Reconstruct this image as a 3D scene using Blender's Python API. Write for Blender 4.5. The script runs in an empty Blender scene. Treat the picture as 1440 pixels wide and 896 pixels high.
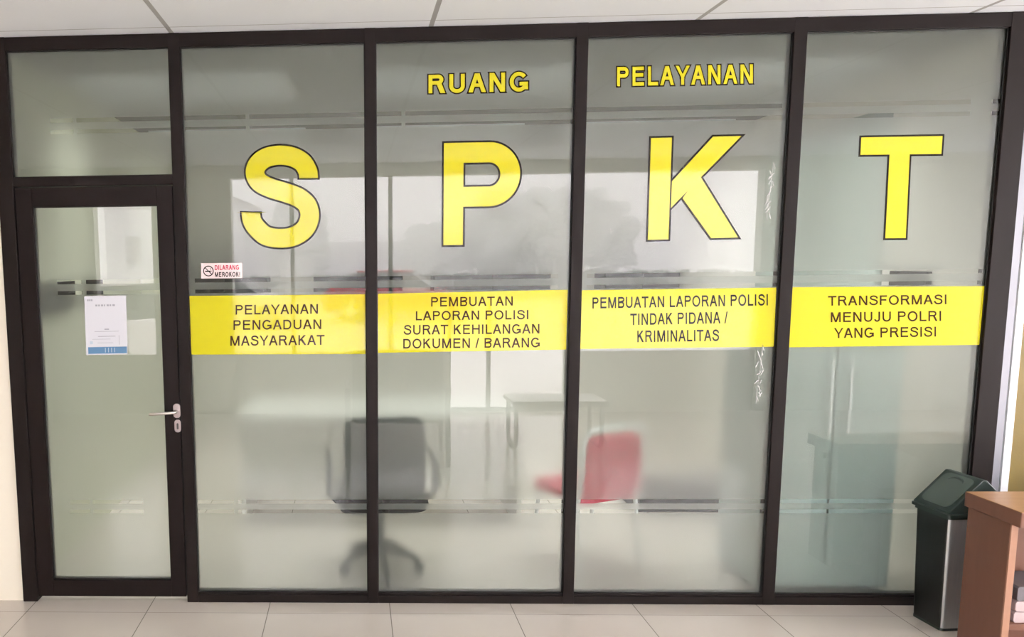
import bpy, bmesh, math, random
from mathutils import Vector, Matrix, noise
random.seed(4)
SC = bpy.context.scene
COL = SC.collection
PI = math.pi
R = math.radians

# ---------------------------------------------------------------- camera, sky, light, exposure
CAM_C = Vector((-0.113, -3.736, 1.703))
F_PX, PPX, PPY = 1089.0, 454.1, 498.7           # focal length and optical centre in px of a 1440x896 frame
_y, _p, _r = R(-2.32), R(-6.81), R(-0.75)
FW = Vector((math.sin(_y)*math.cos(_p), math.cos(_y)*math.cos(_p), math.sin(_p)))
_rt = Vector((math.cos(_y), -math.sin(_y), 0)); _up = _rt.cross(FW)
RT = math.cos(_r)*_rt + math.sin(_r)*_up
UP = -math.sin(_r)*_rt + math.cos(_r)*_up
cam_d = bpy.data.cameras.new('camera'); cam = bpy.data.objects.new('camera', cam_d); COL.objects.link(cam)
cam.matrix_world = Matrix(((RT.x, UP.x, -FW.x, CAM_C.x), (RT.y, UP.y, -FW.y, CAM_C.y), (RT.z, UP.z, -FW.z, CAM_C.z), (0, 0, 0, 1)))
cam_d.sensor_fit = 'HORIZONTAL'; cam_d.sensor_width = 36.0; cam_d.lens = 36.0*F_PX/1440.0
cam_d.shift_x = (720-PPX)/1440.0; cam_d.shift_y = (PPY-448)/1440.0
cam_d.clip_start = 0.02; cam_d.clip_end = 400
SC.camera = cam

SKY_STRENGTH = 7.4
OFFICE_FILL = 9.0
w = bpy.data.worlds.new('overcast_sky'); SC.world = w; w.use_nodes = True
bg = w.node_tree.nodes['Background']; bg.inputs[0].default_value = (0.97, 0.93, 0.955, 1); bg.inputs[1].default_value = SKY_STRENGTH

SC.view_settings.view_transform = 'Standard'; SC.view_settings.look = 'None'
SC.view_settings.exposure = 0.55; SC.view_settings.gamma = 1.0; SC.view_settings.use_curve_mapping = False
SC.cycles.use_denoising = True
SC.cycles.max_bounces = 14; SC.cycles.transparent_max_bounces = 24; SC.cycles.transmission_bounces = 10
SC.cycles.volume_bounces = 8; SC.cycles.diffuse_bounces = 6; SC.cycles.glossy_bounces = 5
SC.cycles.caustics_refractive = True; SC.cycles.caustics_reflective = False

# ---------------------------------------------------------------- materials
def mat(name, col, rough=0.5, metal=0.0, spec=0.5, bump=None, vary=None, coat=0.0, ior=None):
    m = bpy.data.materials.new(name); m.use_nodes = True
    nt = m.node_tree; b = nt.nodes['Principled BSDF']
    b.inputs['Base Color'].default_value = (*col, 1); b.inputs['Roughness'].default_value = rough
    b.inputs['Metallic'].default_value = metal; b.inputs['Specular IOR Level'].default_value = spec
    b.inputs['Coat Weight'].default_value = coat
    if ior: b.inputs['IOR'].default_value = ior
    if bump or vary:
        tc = nt.nodes.new('ShaderNodeTexCoord')
    if vary:
        sc, amt = vary[0], vary[1]
        mp = nt.nodes.new('ShaderNodeMapping'); mp.inputs['Scale'].default_value = vary[2] if len(vary) > 2 else (1, 1, 1)
        nt.links.new(tc.outputs['Object'], mp.inputs[0])
        n = nt.nodes.new('ShaderNodeTexNoise'); n.inputs['Scale'].default_value = sc; n.inputs['Detail'].default_value = 5
        nt.links.new(mp.outputs[0], n.inputs['Vector'])
        mx = nt.nodes.new('ShaderNodeMix'); mx.data_type = 'RGBA'
        mx.inputs[6].default_value = (*[c*(1-amt) for c in col], 1); mx.inputs[7].default_value = (*[min(1, c*(1+amt)) for c in col], 1)
        nt.links.new(n.outputs['Fac'], mx.inputs[0]); nt.links.new(mx.outputs[2], b.inputs['Base Color'])
    if bump:
        n2 = nt.nodes.new('ShaderNodeTexNoise'); n2.inputs['Scale'].default_value = bump[0]; n2.inputs['Detail'].default_value = 4
        nt.links.new(tc.outputs['Object'], n2.inputs['Vector'])
        bp = nt.nodes.new('ShaderNodeBump'); bp.inputs['Strength'].default_value = bump[1]; bp.inputs['Distance'].default_value = 0.01
        nt.links.new(n2.outputs['Fac'], bp.inputs['Height']); nt.links.new(bp.outputs[0], b.inputs['Normal'])
    return m

def tile_mat(name, col, grout, size, off, gap, rough, spec=0.5, vary=0.06):
    """square or oblong tiles with thin joints, in object x/y"""
    m = mat(name, col, rough, spec=spec); nt = m.node_tree; b = nt.nodes['Principled BSDF']
    tc = nt.nodes.new('ShaderNodeTexCoord'); sp = nt.nodes.new('ShaderNodeSeparateXYZ'); nt.links.new(tc.outputs['Object'], sp.inputs[0])
    def mth(op, a, c=None):
        n = nt.nodes.new('ShaderNodeMath'); n.operation = op
        for i, v in enumerate((a, c)):
            if v is None: continue
            if isinstance(v, (int, float)): n.inputs[i].default_value = v
            else: nt.links.new(v, n.inputs[i])
        return n.outputs[0]
    ed, ids = [], []
    for i in (0, 1):
        u = mth('DIVIDE', mth('SUBTRACT', sp.outputs[i], off[i]), size[i])
        fr = mth('FRACT', u); ids.append(mth('FLOOR', u))
        dist = mth('MULTIPLY', mth('MINIMUM', fr, mth('SUBTRACT', 1.0, fr)), size[i])
        ed.append(mth('LESS_THAN', dist, gap[i]/2))
    joint = mth('MAXIMUM', ed[0], ed[1])
    cb = nt.nodes.new('ShaderNodeCombineXYZ'); nt.links.new(ids[0], cb.inputs[0]); nt.links.new(ids[1], cb.inputs[1])
    wn = nt.nodes.new('ShaderNodeTexWhiteNoise'); nt.links.new(cb.outputs[0], wn.inputs['Vector'])
    nz = nt.nodes.new('ShaderNodeTexNoise'); nz.inputs['Scale'].default_value = 3.0; nz.inputs['Detail'].default_value = 6
    nt.links.new(tc.outputs['Object'], nz.inputs['Vector'])
    f = mth('ADD', mth('MULTIPLY', wn.outputs['Value'], 0.5), mth('MULTIPLY', nz.outputs['Fac'], 0.5))
    mx = nt.nodes.new('ShaderNodeMix'); mx.data_type = 'RGBA'
    mx.inputs[6].default_value = (*[c*(1-vary) for c in col], 1); mx.inputs[7].default_value = (*[min(1, c*(1+vary)) for c in col], 1)
    nt.links.new(f, mx.inputs[0])
    m2 = nt.nodes.new('ShaderNodeMix'); m2.data_type = 'RGBA'; m2.inputs[7].default_value = (*grout, 1)
    nt.links.new(joint, m2.inputs[0]); nt.links.new(mx.outputs[2], m2.inputs[6]); nt.links.new(m2.outputs[2], b.inputs['Base Color'])
    bp = nt.nodes.new('ShaderNodeBump'); bp.inputs['Strength'].default_value = 0.4; bp.inputs['Distance'].default_value = 0.002
    nt.links.new(mth('SUBTRACT', 1.0, joint), bp.inputs['Height']); nt.links.new(bp.outputs[0], b.inputs['Normal'])
    return m

def wood_mat(name, c1, c2, rough=0.4, scale=(1, 1, 14)):
    m = mat(name, c1, rough); nt = m.node_tree; b = nt.nodes['Principled BSDF']
    tc = nt.nodes.new('ShaderNodeTexCoord'); mp = nt.nodes.new('ShaderNodeMapping'); mp.inputs['Scale'].default_value = scale
    nt.links.new(tc.outputs['Object'], mp.inputs[0])
    n = nt.nodes.new('ShaderNodeTexNoise'); n.inputs['Scale'].default_value = 3; n.inputs['Detail'].default_value = 8; n.inputs['Distortion'].default_value = 0.6
    nt.links.new(mp.outputs[0], n.inputs['Vector'])
    mx = nt.nodes.new('ShaderNodeMix'); mx.data_type = 'RGBA'; mx.inputs[6].default_value = (*c1, 1); mx.inputs[7].default_value = (*c2, 1)
    nt.links.new(n.outputs['Fac'], mx.inputs[0]); nt.links.new(mx.outputs[2], b.inputs['Base Color'])
    return m

def glass_mat(name, strength):
    m = bpy.data.materials.new(name); m.use_nodes = True; nt = m.node_tree; nt.nodes.clear()
    out = nt.nodes.new('ShaderNodeOutputMaterial'); mix = nt.nodes.new('ShaderNodeMixShader')
    tr = nt.nodes.new('ShaderNodeBsdfTransparent'); tr.inputs[0].default_value = (0.93, 0.96, 0.94, 1)
    gl = nt.nodes.new('ShaderNodeBsdfGlossy'); gl.inputs['Roughness'].default_value = 0.0; gl.inputs[0].default_value = (1, 1, 1, 1)
    fr = nt.nodes.new('ShaderNodeFresnel'); fr.inputs[0].default_value = 1.5
    mu = nt.nodes.new('ShaderNodeMath'); mu.operation = 'MULTIPLY'; mu.inputs[1].default_value = strength; mu.use_clamp = True
    nt.links.new(fr.outputs[0], mu.inputs[0]); nt.links.new(mu.outputs[0], mix.inputs[0])
    nt.links.new(tr.outputs[0], mix.inputs[1]); nt.links.new(gl.outputs[0], mix.inputs[2]); nt.links.new(mix.outputs[0], out.inputs[0])
    return m

def clear_mat(name):
    m = bpy.data.materials.new(name); m.use_nodes = True; nt = m.node_tree; nt.nodes.clear()
    out = nt.nodes.new('ShaderNodeOutputMaterial'); tr = nt.nodes.new('ShaderNodeBsdfTransparent'); tr.inputs[0].default_value = (0.97, 0.99, 0.98, 1)
    nt.links.new(tr.outputs[0], out.inputs[0]); return m

def film_mat(name, col, see, rough, ior):
    """frosted window film: part of the light scatters off it, part goes through blurred"""
    m = bpy.data.materials.new(name); m.use_nodes = True; nt = m.node_tree; nt.nodes.clear()
    out = nt.nodes.new('ShaderNodeOutputMaterial')
    rf = nt.nodes.new('ShaderNodeBsdfRefraction'); rf.inputs['Color'].default_value = (0.97, 0.97, 0.96, 1); rf.inputs['Roughness'].default_value = rough; rf.inputs['IOR'].default_value = ior
    df = nt.nodes.new('ShaderNodeBsdfDiffuse'); df.inputs[0].default_value = (*col, 1)
    tl = nt.nodes.new('ShaderNodeBsdfTranslucent'); tl.inputs[0].default_value = (*col, 1)
    a = nt.nodes.new('ShaderNodeMixShader'); a.inputs[0].default_value = 0.5
    nt.links.new(df.outputs[0], a.inputs[1]); nt.links.new(tl.outputs[0], a.inputs[2])
    b = nt.nodes.new('ShaderNodeMixShader'); b.inputs[0].default_value = see
    nt.links.new(a.outputs[0], b.inputs[1]); nt.links.new(rf.outputs[0], b.inputs[2]); nt.links.new(b.outputs[0], out.inputs[0])
    return m

M = dict(
    frame=mat('brown_powder_coat', (0.0095, 0.0062, 0.0055), 0.5, spec=0.16, bump=(300, 0.05)),
    leaf=mat('door_powder_coat', (0.0085, 0.0048, 0.0044), 0.5, spec=0.16, bump=(300, 0.05)),
    gasket=mat('black_gasket', (0.01, 0.01, 0.01), 0.6),
    glass=glass_mat('window_glass', 1.5), clear=clear_mat('glass_back'),
    film=film_mat('frosted_film', (0.82, 0.82, 0.79), 0.85, 0.31, 1.3),
    yellow=mat('yellow_vinyl', (0.53, 0.49, 0.013), 0.05, ior=1.45),
    black=mat('black_vinyl', (0.010, 0.006, 0.004), 0.12, ior=1.3),
    brown=mat('dark_brown_vinyl', (0.045, 0.018, 0.005), 0.12, ior=1.25),
    red=mat('red_vinyl', (0.50, 0.02, 0.06), 0.1),
    pink=mat('pale_pink_vinyl', (0.72, 0.60, 0.60), 0.1),
    paper=mat('white_paper', (0.55, 0.56, 0.60), 0.5),
    inkgrey=mat('grey_print', (0.28, 0.29, 0.32), 0.5),
    inkblue=mat('blue_print', (0.08, 0.19, 0.33), 0.4),
    inkpale=mat('pale_blue_print', (0.40, 0.48, 0.56), 0.5),
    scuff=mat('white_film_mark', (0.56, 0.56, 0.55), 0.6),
    steel=mat('satin_steel', (0.62, 0.58, 0.55), 0.3, 1.0),
    rose=mat('satin_aluminium', (0.42, 0.36, 0.36), 0.35, 0.7),
    darkhole=mat('dark_keyhole', (0.02, 0.02, 0.02), 0.5),
    cream=mat('cream_paint', (0.74, 0.69, 0.58), 0.6, bump=(120, 0.05), vary=(1.2, 0.03)),
    mustard=mat('mustard_paint', (0.18, 0.125, 0.026), 0.5, bump=(120, 0.05), vary=(3, 0.06)),
    alu=mat('grey_aluminium', (0.28, 0.285, 0.32), 0.4, 0.2),
    white=mat('white_plastic', (0.80, 0.83, 0.85), 0.35),
    floor=tile_mat('cream_floor_tiles', (0.55, 0.50, 0.445), (0.20, 0.18, 0.155), (0.6, 0.6), (-1.146, -0.135), (0.004, 0.0025), 0.16),
    ceil=tile_mat('white_ceiling_tiles', (0.75, 0.78, 0.81), (0.36, 0.36, 0.35), (1.2, 0.6), (-0.948, -0.103), (0.022, 0.006), 0.8, 0.2, 0.03),
    offwall=mat('pale_office_wall', (0.80, 0.78, 0.73), 0.7),
    offgreen=mat('pale_lime_wall', (0.66, 0.67, 0.54), 0.7),
    offceil=mat('office_ceiling', (0.22, 0.22, 0.21), 0.8),
    lobbywall=mat('lobby_wall', (0.62, 0.61, 0.56), 0.6),
    facade=mat('grey_facade_frame', (0.30, 0.30, 0.31), 0.4),
    bindark=mat('dark_green_plastic', (0.018, 0.030, 0.026), 0.32, bump=(200, 0.05)),
    binflap=mat('grey_green_flap', (0.075, 0.10, 0.088), 0.42, bump=(200, 0.06)),
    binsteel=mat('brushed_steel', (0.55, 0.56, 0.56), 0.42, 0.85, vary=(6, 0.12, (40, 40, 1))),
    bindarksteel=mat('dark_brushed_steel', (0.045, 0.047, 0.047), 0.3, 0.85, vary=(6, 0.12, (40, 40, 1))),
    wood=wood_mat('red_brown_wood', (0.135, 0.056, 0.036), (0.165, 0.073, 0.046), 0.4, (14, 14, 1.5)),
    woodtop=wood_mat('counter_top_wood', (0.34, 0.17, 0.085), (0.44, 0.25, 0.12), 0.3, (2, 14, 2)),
    woodlight=wood_mat('light_wood_edge', (0.30, 0.155, 0.10), (0.34, 0.18, 0.115), 0.4),
    pale=mat('pale_pink_paper', (0.40, 0.31, 0.31), 0.6), greycard=mat('grey_card', (0.12, 0.11, 0.12), 0.5),
    blackcloth=mat('black_cloth', (0.012, 0.013, 0.014), 0.8), blackplastic=mat('black_plastic', (0.012, 0.012, 0.012), 0.4),
    redplastic=mat('red_upholstery', (0.55, 0.02, 0.06), 0.5), chrome=mat('white_tube', (0.75, 0.77, 0.76), 0.3, 0.2),
    desk=mat('grey_desk_laminate', (0.66, 0.65, 0.61), 0.4), deskdark=mat('desk_edge', (0.10, 0.09, 0.09), 0.4),
    cabdark=mat('black_cabinet', (0.012, 0.012, 0.012), 0.5), cabpale=mat('pale_cabinet', (0.36, 0.43, 0.42), 0.3),
    olive=mat('olive_upholstery', (0.16, 0.16, 0.11), 0.7), darkwood=wood_mat('dark_wood', (0.05, 0.03, 0.02), (0.08, 0.05, 0.03)),
    leaves=mat('haze_paled_leaves', (0.80, 0.81, 0.80), 0.8), bark=mat('tree_bark', (0.10, 0.08, 0.06), 0.9),  # leaf colour paled to stand for haze
    concrete=mat('concrete_paving', (0.74, 0.71, 0.70), 0.8, vary=(0.6, 0.08)),
    carwhite=mat('white_car_paint', (0.80, 0.76, 0.76), 0.15), carred=mat('red_car_paint', (0.45, 0.03, 0.04), 0.15),
    carglass=mat('car_glass', (0.03, 0.03, 0.035), 0.05), tyre=mat('tyre_rubber', (0.02, 0.02, 0.02), 0.8),
    house=mat('white_house_wall', (0.72, 0.70, 0.72), 0.7), roof=mat('grey_roof', (0.34, 0.30, 0.31), 0.7))
M['blind'] = film_mat('dimming_blind', (0.50, 0.54, 0.52), 0.0, 0.5, 1.3)
M['blind'].node_tree.nodes['Mix Shader'].inputs[0].default_value = 0.35
# ---------------------------------------------------------------- helpers
class MB:
    """collects boxes, prisms, tubes and plates; build() links them as one mesh object"""
    def __init__(s): s.v, s.f, s.mi = [], [], []
    def add(s, v, f, mi=0):
        n = len(s.v); s.v += [tuple(x) for x in v]; s.f += [tuple(i+n for i in q) for q in f]; s.mi += [mi]*len(f); return s
    def box(s, x0, x1, y0, y1, z0, z1, mi=0):
        v = [(x, y, z) for z in (z0, z1) for y in (y0, y1) for x in (x0, x1)]
        return s.add(v, [(0, 2, 3, 1), (4, 5, 7, 6), (0, 1, 5, 4), (2, 6, 7, 3), (0, 4, 6, 2), (1, 3, 7, 5)], mi)
    def prism(s, pts, d0, d1, axis='y', mi=0):
        """pts: 2-D polygon; y: (x,z) pushed along y, x: (y,z) along x, z: (x,y) along z"""
        def P(a, b, d): return (a, d, b) if axis == 'y' else ((d, a, b) if axis == 'x' else (a, b, d))
        n = len(pts); v = [P(a, b, d0) for a, b in pts] + [P(a, b, d1) for a, b in pts]
        return s.add(v, [tuple(range(n)), tuple(range(2*n-1, n-1, -1))] + [(i, n+i, n+(i+1) % n, (i+1) % n) for i in range(n)], mi)
    def tube(s, pts, r, n=12, closed=False, mi=0):
        pts = [Vector(p) for p in pts]; m = len(pts); rr = r if isinstance(r, (list, tuple)) else [r]*m
        v, f = [], []; u = None
        for i in range(m):
            a = pts[i-1] if (i or closed) else pts[0]; b = pts[(i+1) % m] if (i < m-1 or closed) else pts[-1]
            t = (b-a).normalized()
            if u is None: u = t.orthogonal().normalized()
            u = (u-t*u.dot(t)).normalized(); w2 = t.cross(u)
            v += [pts[i]+(u*math.cos(2*PI*k/n)+w2*math.sin(2*PI*k/n))*rr[i] for k in range(n)]
        for i in range(m if closed else m-1):
            j = (i+1) % m
            f += [(i*n+k, i*n+(k+1) % n, j*n+(k+1) % n, j*n+k) for k in range(n)]
        if not closed: f += [tuple(range(n))[::-1], tuple((m-1)*n+k for k in range(n))]
        return s.add(v, f, mi)
    def loft(s, rings, mi=0, cap=True):
        n = len(rings[0]); v = [p for r in rings for p in r]; f = []
        for i in range(len(rings)-1):
            f += [(i*n+k, i*n+(k+1) % n, (i+1)*n+(k+1) % n, (i+1)*n+k) for k in range(n)]
        if cap: f += [tuple(range(n))[::-1], tuple((len(rings)-1)*n+k for k in range(n))]
        return s.add(v, f, mi)
    def ball(s, c, r, nu=16, nv=10, mi=0, rough=0.0):
        rings = []
        for j in range(1, nv):
            t = PI*j/nv
            ring = []
            for k in range(nu):
                d = Vector((math.sin(t)*math.cos(2*PI*k/nu), math.sin(t)*math.sin(2*PI*k/nu), math.cos(t)))
                q = 1+rough*noise.noise(d*2.3+Vector(c))+rough*0.6*noise.noise(d*6+Vector(c))
                ring.append((c[0]+r[0]*d.x*q, c[1]+r[1]*d.y*q, c[2]+r[2]*d.z*q))
            rings.append(ring)
        return s.loft(rings, mi)
    def build(s, name, mats, parent=None, bevel=0, smooth=False, seg=2, subsurf=0, loc=None, rz=0):
        me = bpy.data.meshes.new(name); me.from_pydata(s.v, [], s.f)
        for m in (mats if isinstance(mats, list) else [mats]):
            if m: me.materials.append(m)
        me.polygons.foreach_set('material_index', s.mi)
        bm = bmesh.new(); bm.from_mesh(me); bmesh.ops.recalc_face_normals(bm, faces=bm.faces[:]) if bevel or smooth else None
        bm.to_mesh(me); bm.free()
        o = bpy.data.objects.new(name, me); COL.objects.link(o)
        if parent: o.parent = parent
        if loc: o.location = loc
        if rz: o.rotation_euler = (0, 0, rz)
        if bevel:
            b = o.modifiers.new('bevel', 'BEVEL'); b.width = bevel; b.segments = seg; b.limit_method = 'ANGLE'; b.angle_limit = R(35)
        if subsurf:
            q = o.modifiers.new('subsurf', 'SUBSURF'); q.levels = q.render_levels = subsurf
        if smooth:
            me.polygons.foreach_set('use_smooth', [True]*len(me.polygons)); me.set_sharp_from_angle(angle=R(40))
        return o

def tag(o, label=None, cat=None, group=None, kind=None):
    if label: o['label'] = label
    if cat: o['category'] = cat
    if group: o['group'] = group
    if kind: o['kind'] = kind
    return o
def thing(name, label, cat, loc=(0, 0, 0), rz=0, group=None):
    o = bpy.data.objects.new(name, None); o.empty_display_size = 0.1; COL.objects.link(o); o.location = loc; o.rotation_euler = (0, 0, rz)
    return tag(o, label, cat, group)
def struct_empty(name):
    o = bpy.data.objects.new(name, None); COL.objects.link(o); o['kind'] = 'structure'; return o
def struct(o, label=None):
    o['kind'] = 'structure'
    if label: o['label'] = label
    return o
def rrect(x0, x1, z0, z1, r, n=6):
    p = []
    for cx, cz, a in ((x1-r, z1-r, 0), (x0+r, z1-r, 90), (x0+r, z0+r, 180), (x1-r, z0+r, 270)):
        p += [(cx+r*math.cos(R(a+90*k/n)), cz+r*math.sin(R(a+90*k/n))) for k in range(n+1)]
    return p
def wall_pt(px, py, y=0.0):
    """where the line of sight of a photo pixel meets the plane of the glass: used to measure the stickers"""
    d = FW+RT*((px-PPX)/F_PX)-UP*((py-PPY)/F_PX)
    q = CAM_C+d*((y-CAM_C.y)/d.y)
    return q.x, q.z

# ---------------------------------------------------------------- block capital lettering
def arc(cx, cy, rx, ry, a0, a1, n=14):
    return [(cx+rx*math.cos(R(a0+(a1-a0)*i/n)), cy+ry*math.sin(R(a0+(a1-a0)*i/n))) for i in range(n+1)]
def sarc(cx, cy, rx, ry, a0, a1, n=16, e=0.86):
    o = []
    for i in range(n+1):
        t = R(a0+(a1-a0)*i/n); c, q = math.cos(t), math.sin(t)
        o.append((cx+rx*math.copysign(abs(c)**e, c), cy+ry*math.copysign(abs(q)**e, q)))
    return o
def spline(pts, n=6):
    o = []
    for i in range(len(pts)-1):
        p0 = pts[max(i-1, 0)]; p1 = pts[i]; p2 = pts[i+1]; p3 = pts[min(i+2, len(pts)-1)]
        for k in range(n):
            t = k/n
            o.append(tuple(0.5*((2*p1[j])+(-p0[j]+p2[j])*t+(2*p0[j]-5*p1[j]+4*p2[j]-p3[j])*t*t+(-p0[j]+3*p1[j]-3*p2[j]+p3[j])*t**3) for j in (0, 1)))
    o.append(pts[-1]); return o
S_MID = [(.641, .672), (.6405, .70), (.632, .75), (.585, .83), (.49, .885), (.37, .902), (.25, .878), (.172, .815), (.148, .73), (.19, .645), (.30, .585), (.42, .545), (.55, .49), (.628, .41), (.645, .30), (.60, .19), (.50, .12), (.375, .10), (.24, .125), (.155, .20), (.112, .27), (.1005, .335), (.100, .36)]
ADV = dict(A=.93, B=.93, D=1.0, E=.93, F=.86, G=1.08, H=1.0, I=.39, J=.70, K=.95, L=.80, M=1.16, N=1.0, O=1.08, P=.93, R=1.0, S=.93, T=.86, U=1.0, Y=.93)
ADV.update({'/': .40, ' ': .40, '!': .39})
def glyph(ch, w):
    """strokes of a capital of height 1: ('poly', corners) or ('path', points, closed); w is the stroke"""
    W = ADV[ch]; a = w/2; l = .10; r = W-.08; g = []
    def rect(x0, x1, y0, y1): g.append(('poly', [(x0, y0), (x1, y0), (x1, y1), (x0, y1)]))
    def poly(*p): g.append(('poly', list(p)))
    d = w*1.12
    if ch == 'A':
        c = W/2; poly((.01, 0), (.01+d, 0), (c+d*.46, 1), (c-d*.54, 1)); poly((W-.01-d, 0), (W-.01, 0), (c+d*.54, 1), (c-d*.46, 1)); rect(.24, W-.24, .285, .285+w*.9)
    elif ch == 'B':
        rect(l, l+w, 0, 1); g.append(('path', [(l+a, 1-a)]+arc(r-.30, .755+a*.0, .245, .245-a, 90, -90)+[(l+a, .51)], False))
        g.append(('path', [(l+a, .51)]+arc(r-.255-a*.3, .255+a/2, .255-a*.7+.0, .255-a/2, 90, -90)+[(l+a, a)], False))
    elif ch == 'D':
        rect(l, l+w, 0, 1); g.append(('path', [(l+a, 1-a)]+sarc(r-.42, .5, .42-a, .5-a, 90, -90, 20, .92)+[(l+a, a)], False))
    elif ch == 'E':
        rect(l, l+w, 0, 1); rect(l, r, 1-w, 1); rect(l, r, 0, w); rect(l, r-.045, .47, .47+w)
    elif ch == 'F': rect(l, l+w, 0, 1); rect(l, r, 1-w, 1); rect(l, r-.06, .45, .45+w)
    elif ch == 'G':
        g.append(('path', arc(.53, .5, .47-a, .51-a, 38, 322, 36)+[(r-a*1.2, .20)], False)); rect(r-w*1.1, r, .10, .50); rect(.56, r, .50-w, .50)
    elif ch == 'H': rect(l, l+w, 0, 1); rect(r-w, r, 0, 1); rect(l, r, .465, .465+w)
    elif ch == 'I': rect(W/2-a, W/2+a, 0, 1)
    elif ch == 'J': g.append(('path', [(W-.10-a, 1), (W-.10-a, .30)]+arc((W-.10+.03)/2, .27, (W-.13)/2-a, .285-a, 0, -175), False))
    elif ch == 'K':
        rect(l, l+w, 0, 1); poly((l+a, .30), (l+a, .30+w*1.35), (r-w*1.45, 1), (r-.01, 1)); poly((r+.04-w*1.3, 0), (r+.04, 0), (l+.20+w*1.25, .64), (l+.20+w*.05, .52))
    elif ch == 'L': rect(l, l+w, 0, 1); rect(l, r+.03, 0, w)
    elif ch == 'M':
        rect(l, l+w, 0, 1); rect(W-l-w, W-l, 0, 1); c = W/2
        poly((l, 1), (l+w*1.3, 1), (c+a*.9, 0), (c-a*1.0, 0)); poly((W-l, 1), (W-l-w*1.3, 1), (c-a*.9, 0), (c+a*1.0, 0))
    elif ch == 'N': rect(l, l+w, 0, 1); rect(W-l-w, W-l, 0, 1); poly((l, 1), (l+w*1.15, 1), (W-l, 0), (W-l-w*1.15, 0))
    elif ch == 'O': g.append(('path', arc(W/2, .5, W/2-.06-a, .51-a, 0, 360, 40)[:-1], True))
    elif ch in 'PR':
        rect(l, l+w, 0, 1); b = .44 if ch == 'P' else .46
        q = r if ch == 'P' else r-.05
        g.append(('path', [(l+a, 1-a)]+arc(q-(1-b)/2*1.0, (1+b)/2-.0, (1-b)/2*1.0-a, (1-b)/2-a, 90, -90)+[(l+a, b+a)], False))
        if ch == 'R': poly((r+.05-w*1.28, 0), (r+.05, 0), (.50+w*1.25, .46+w*.6), (.50-w*.1, .46+w*.6))
    elif ch == 'S':
        g.append(('path', spline([(.05+a+(x-.1)/.545*(W-.11-w), -.01+a+(y-.1)/.802*(1.02-w)) for x, y in S_MID], 4), False))
    elif ch == 'T': rect(.02, W-.02, 1-w, 1); rect(W/2-a, W/2+a, 0, 1)
    elif ch == 'U': g.append(('path', [(l+a, 1), (l+a, .36)]+arc(W/2, .36, W/2-l-a, .37-a, 180, 360, 20)+[(W-l-a, 1)], False))
    elif ch == 'Y':
        c = W/2; rect(c-a, c+a, 0, .46); poly((.0, 1), (d, 1), (c+a, .40), (c-a, .40)); poly((W, 1), (W-d, 1), (c-a, .40), (c+a, .40))
    elif ch == '/': poly((0, -.01), (w*.9, -.01), (W, 1.01), (W-w*.9, 1.01))
    elif ch == '!': rect(W/2-a, W/2+a, .28, 1); rect(W/2-a, W/2+a, 0, w)
    return g
def offset_poly(p, o):
    n = len(p); A = sum(p[i][0]*p[(i+1) % n][1]-p[(i+1) % n][0]*p[i][1] for i in range(n)); s = 1 if A > 0 else -1
    L = []
    for i in range(n):
        a, b = p[i], p[(i+1) % n]; dx, dy = b[0]-a[0], b[1]-a[1]; m = math.hypot(dx, dy) or 1e-9
        nx, ny = s*dy/m, -s*dx/m; L.append((a[0]+nx*o, a[1]+ny*o, dx/m, dy/m))
    out = []
    for i in range(n):
        x1, y1, ax, ay = L[i-1]; x2, y2, bx, by = L[i]; den = ax*by-ay*bx
        if abs(den) < 1e-6: out.append((x2, y2)); continue
        t = ((x2-x1)*by-(y2-y1)*bx)/den; q = (x1+ax*t, y1+ay*t)
        dq = math.hypot(q[0]-p[i][0], q[1]-p[i][1]); lim = 2.6*abs(o)+1e-9
        if dq > lim: q = (p[i][0]+(q[0]-p[i][0])*lim/dq, p[i][1]+(q[1]-p[i][1])*lim/dq)
        out.append(q)
    return out
def strokes(g, w, o=0.0):
    """polygons (lists of 2-D corners) of the glyph strokes, grown by o"""
    res = []
    for it in g:
        if it[0] == 'poly': res.append((offset_poly(it[1], o) if o else it[1], len(res))); continue
        k0 = len(res)
        p, closed = list(it[1]), it[2]; h = w/2+o
        q = [p[0]]
        for x in p[1:]:
            if math.hypot(x[0]-q[-1][0], x[1]-q[-1][1]) > 1e-5: q.append(x)
        p = q
        if o and not closed:
            for a, b in ((0, 1), (-1, -2)):
                dx, dy = p[a][0]-p[b][0], p[a][1]-p[b][1]; m = math.hypot(dx, dy)
                p[a] = (p[a][0]+dx/m*o, p[a][1]+dy/m*o)
        n = len(p); Lf, Rt = [], []
        for i in range(n):
            a = p[i-1] if (i or closed) else p[0]; b = p[(i+1) % n] if (i < n-1 or closed) else p[-1]; c = p[i]
            t = (b[0]-a[0], b[1]-a[1]); m = math.hypot(*t); nx, ny = -t[1]/m, t[0]/m
            k = 1.0
            if 0 < i < n-1 or closed:
                d1 = (c[0]-a[0], c[1]-a[1]); m1 = math.hypot(*d1)
                cs = (d1[0]*t[0]+d1[1]*t[1])/(m1*m); k = 1/max(.6, cs)
            Lf.append((c[0]+nx*h*k, c[1]+ny*h*k)); Rt.append((c[0]-nx*h*k, c[1]-ny*h*k))
        for i in range(n if closed else n-1):
            j = (i+1) % n; res.append(([Lf[i], Rt[i], Rt[j], Lf[j]], k0))
    # strokes that cross lie a hair above one another
    order = sorted({k for _, k in res}); return [(q, order.index(k)*2e-5) for q, k in res]
def text_polys(txt, w, o=0.0, track=0.0):
    x = 0; out = []
    for ch in txt:
        if ch != ' ': out += [([(px+x, py) for px, py in q], e) for q, e in strokes(glyph(ch, w), w, o)]
        x += ADV[ch]+track
    return out
def ink_box(txt, w, track):
    P = [p for q, e in text_polys(txt, w, 0, track) for p in q]
    return min(p[0] for p in P), max(p[0] for p in P)
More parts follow.
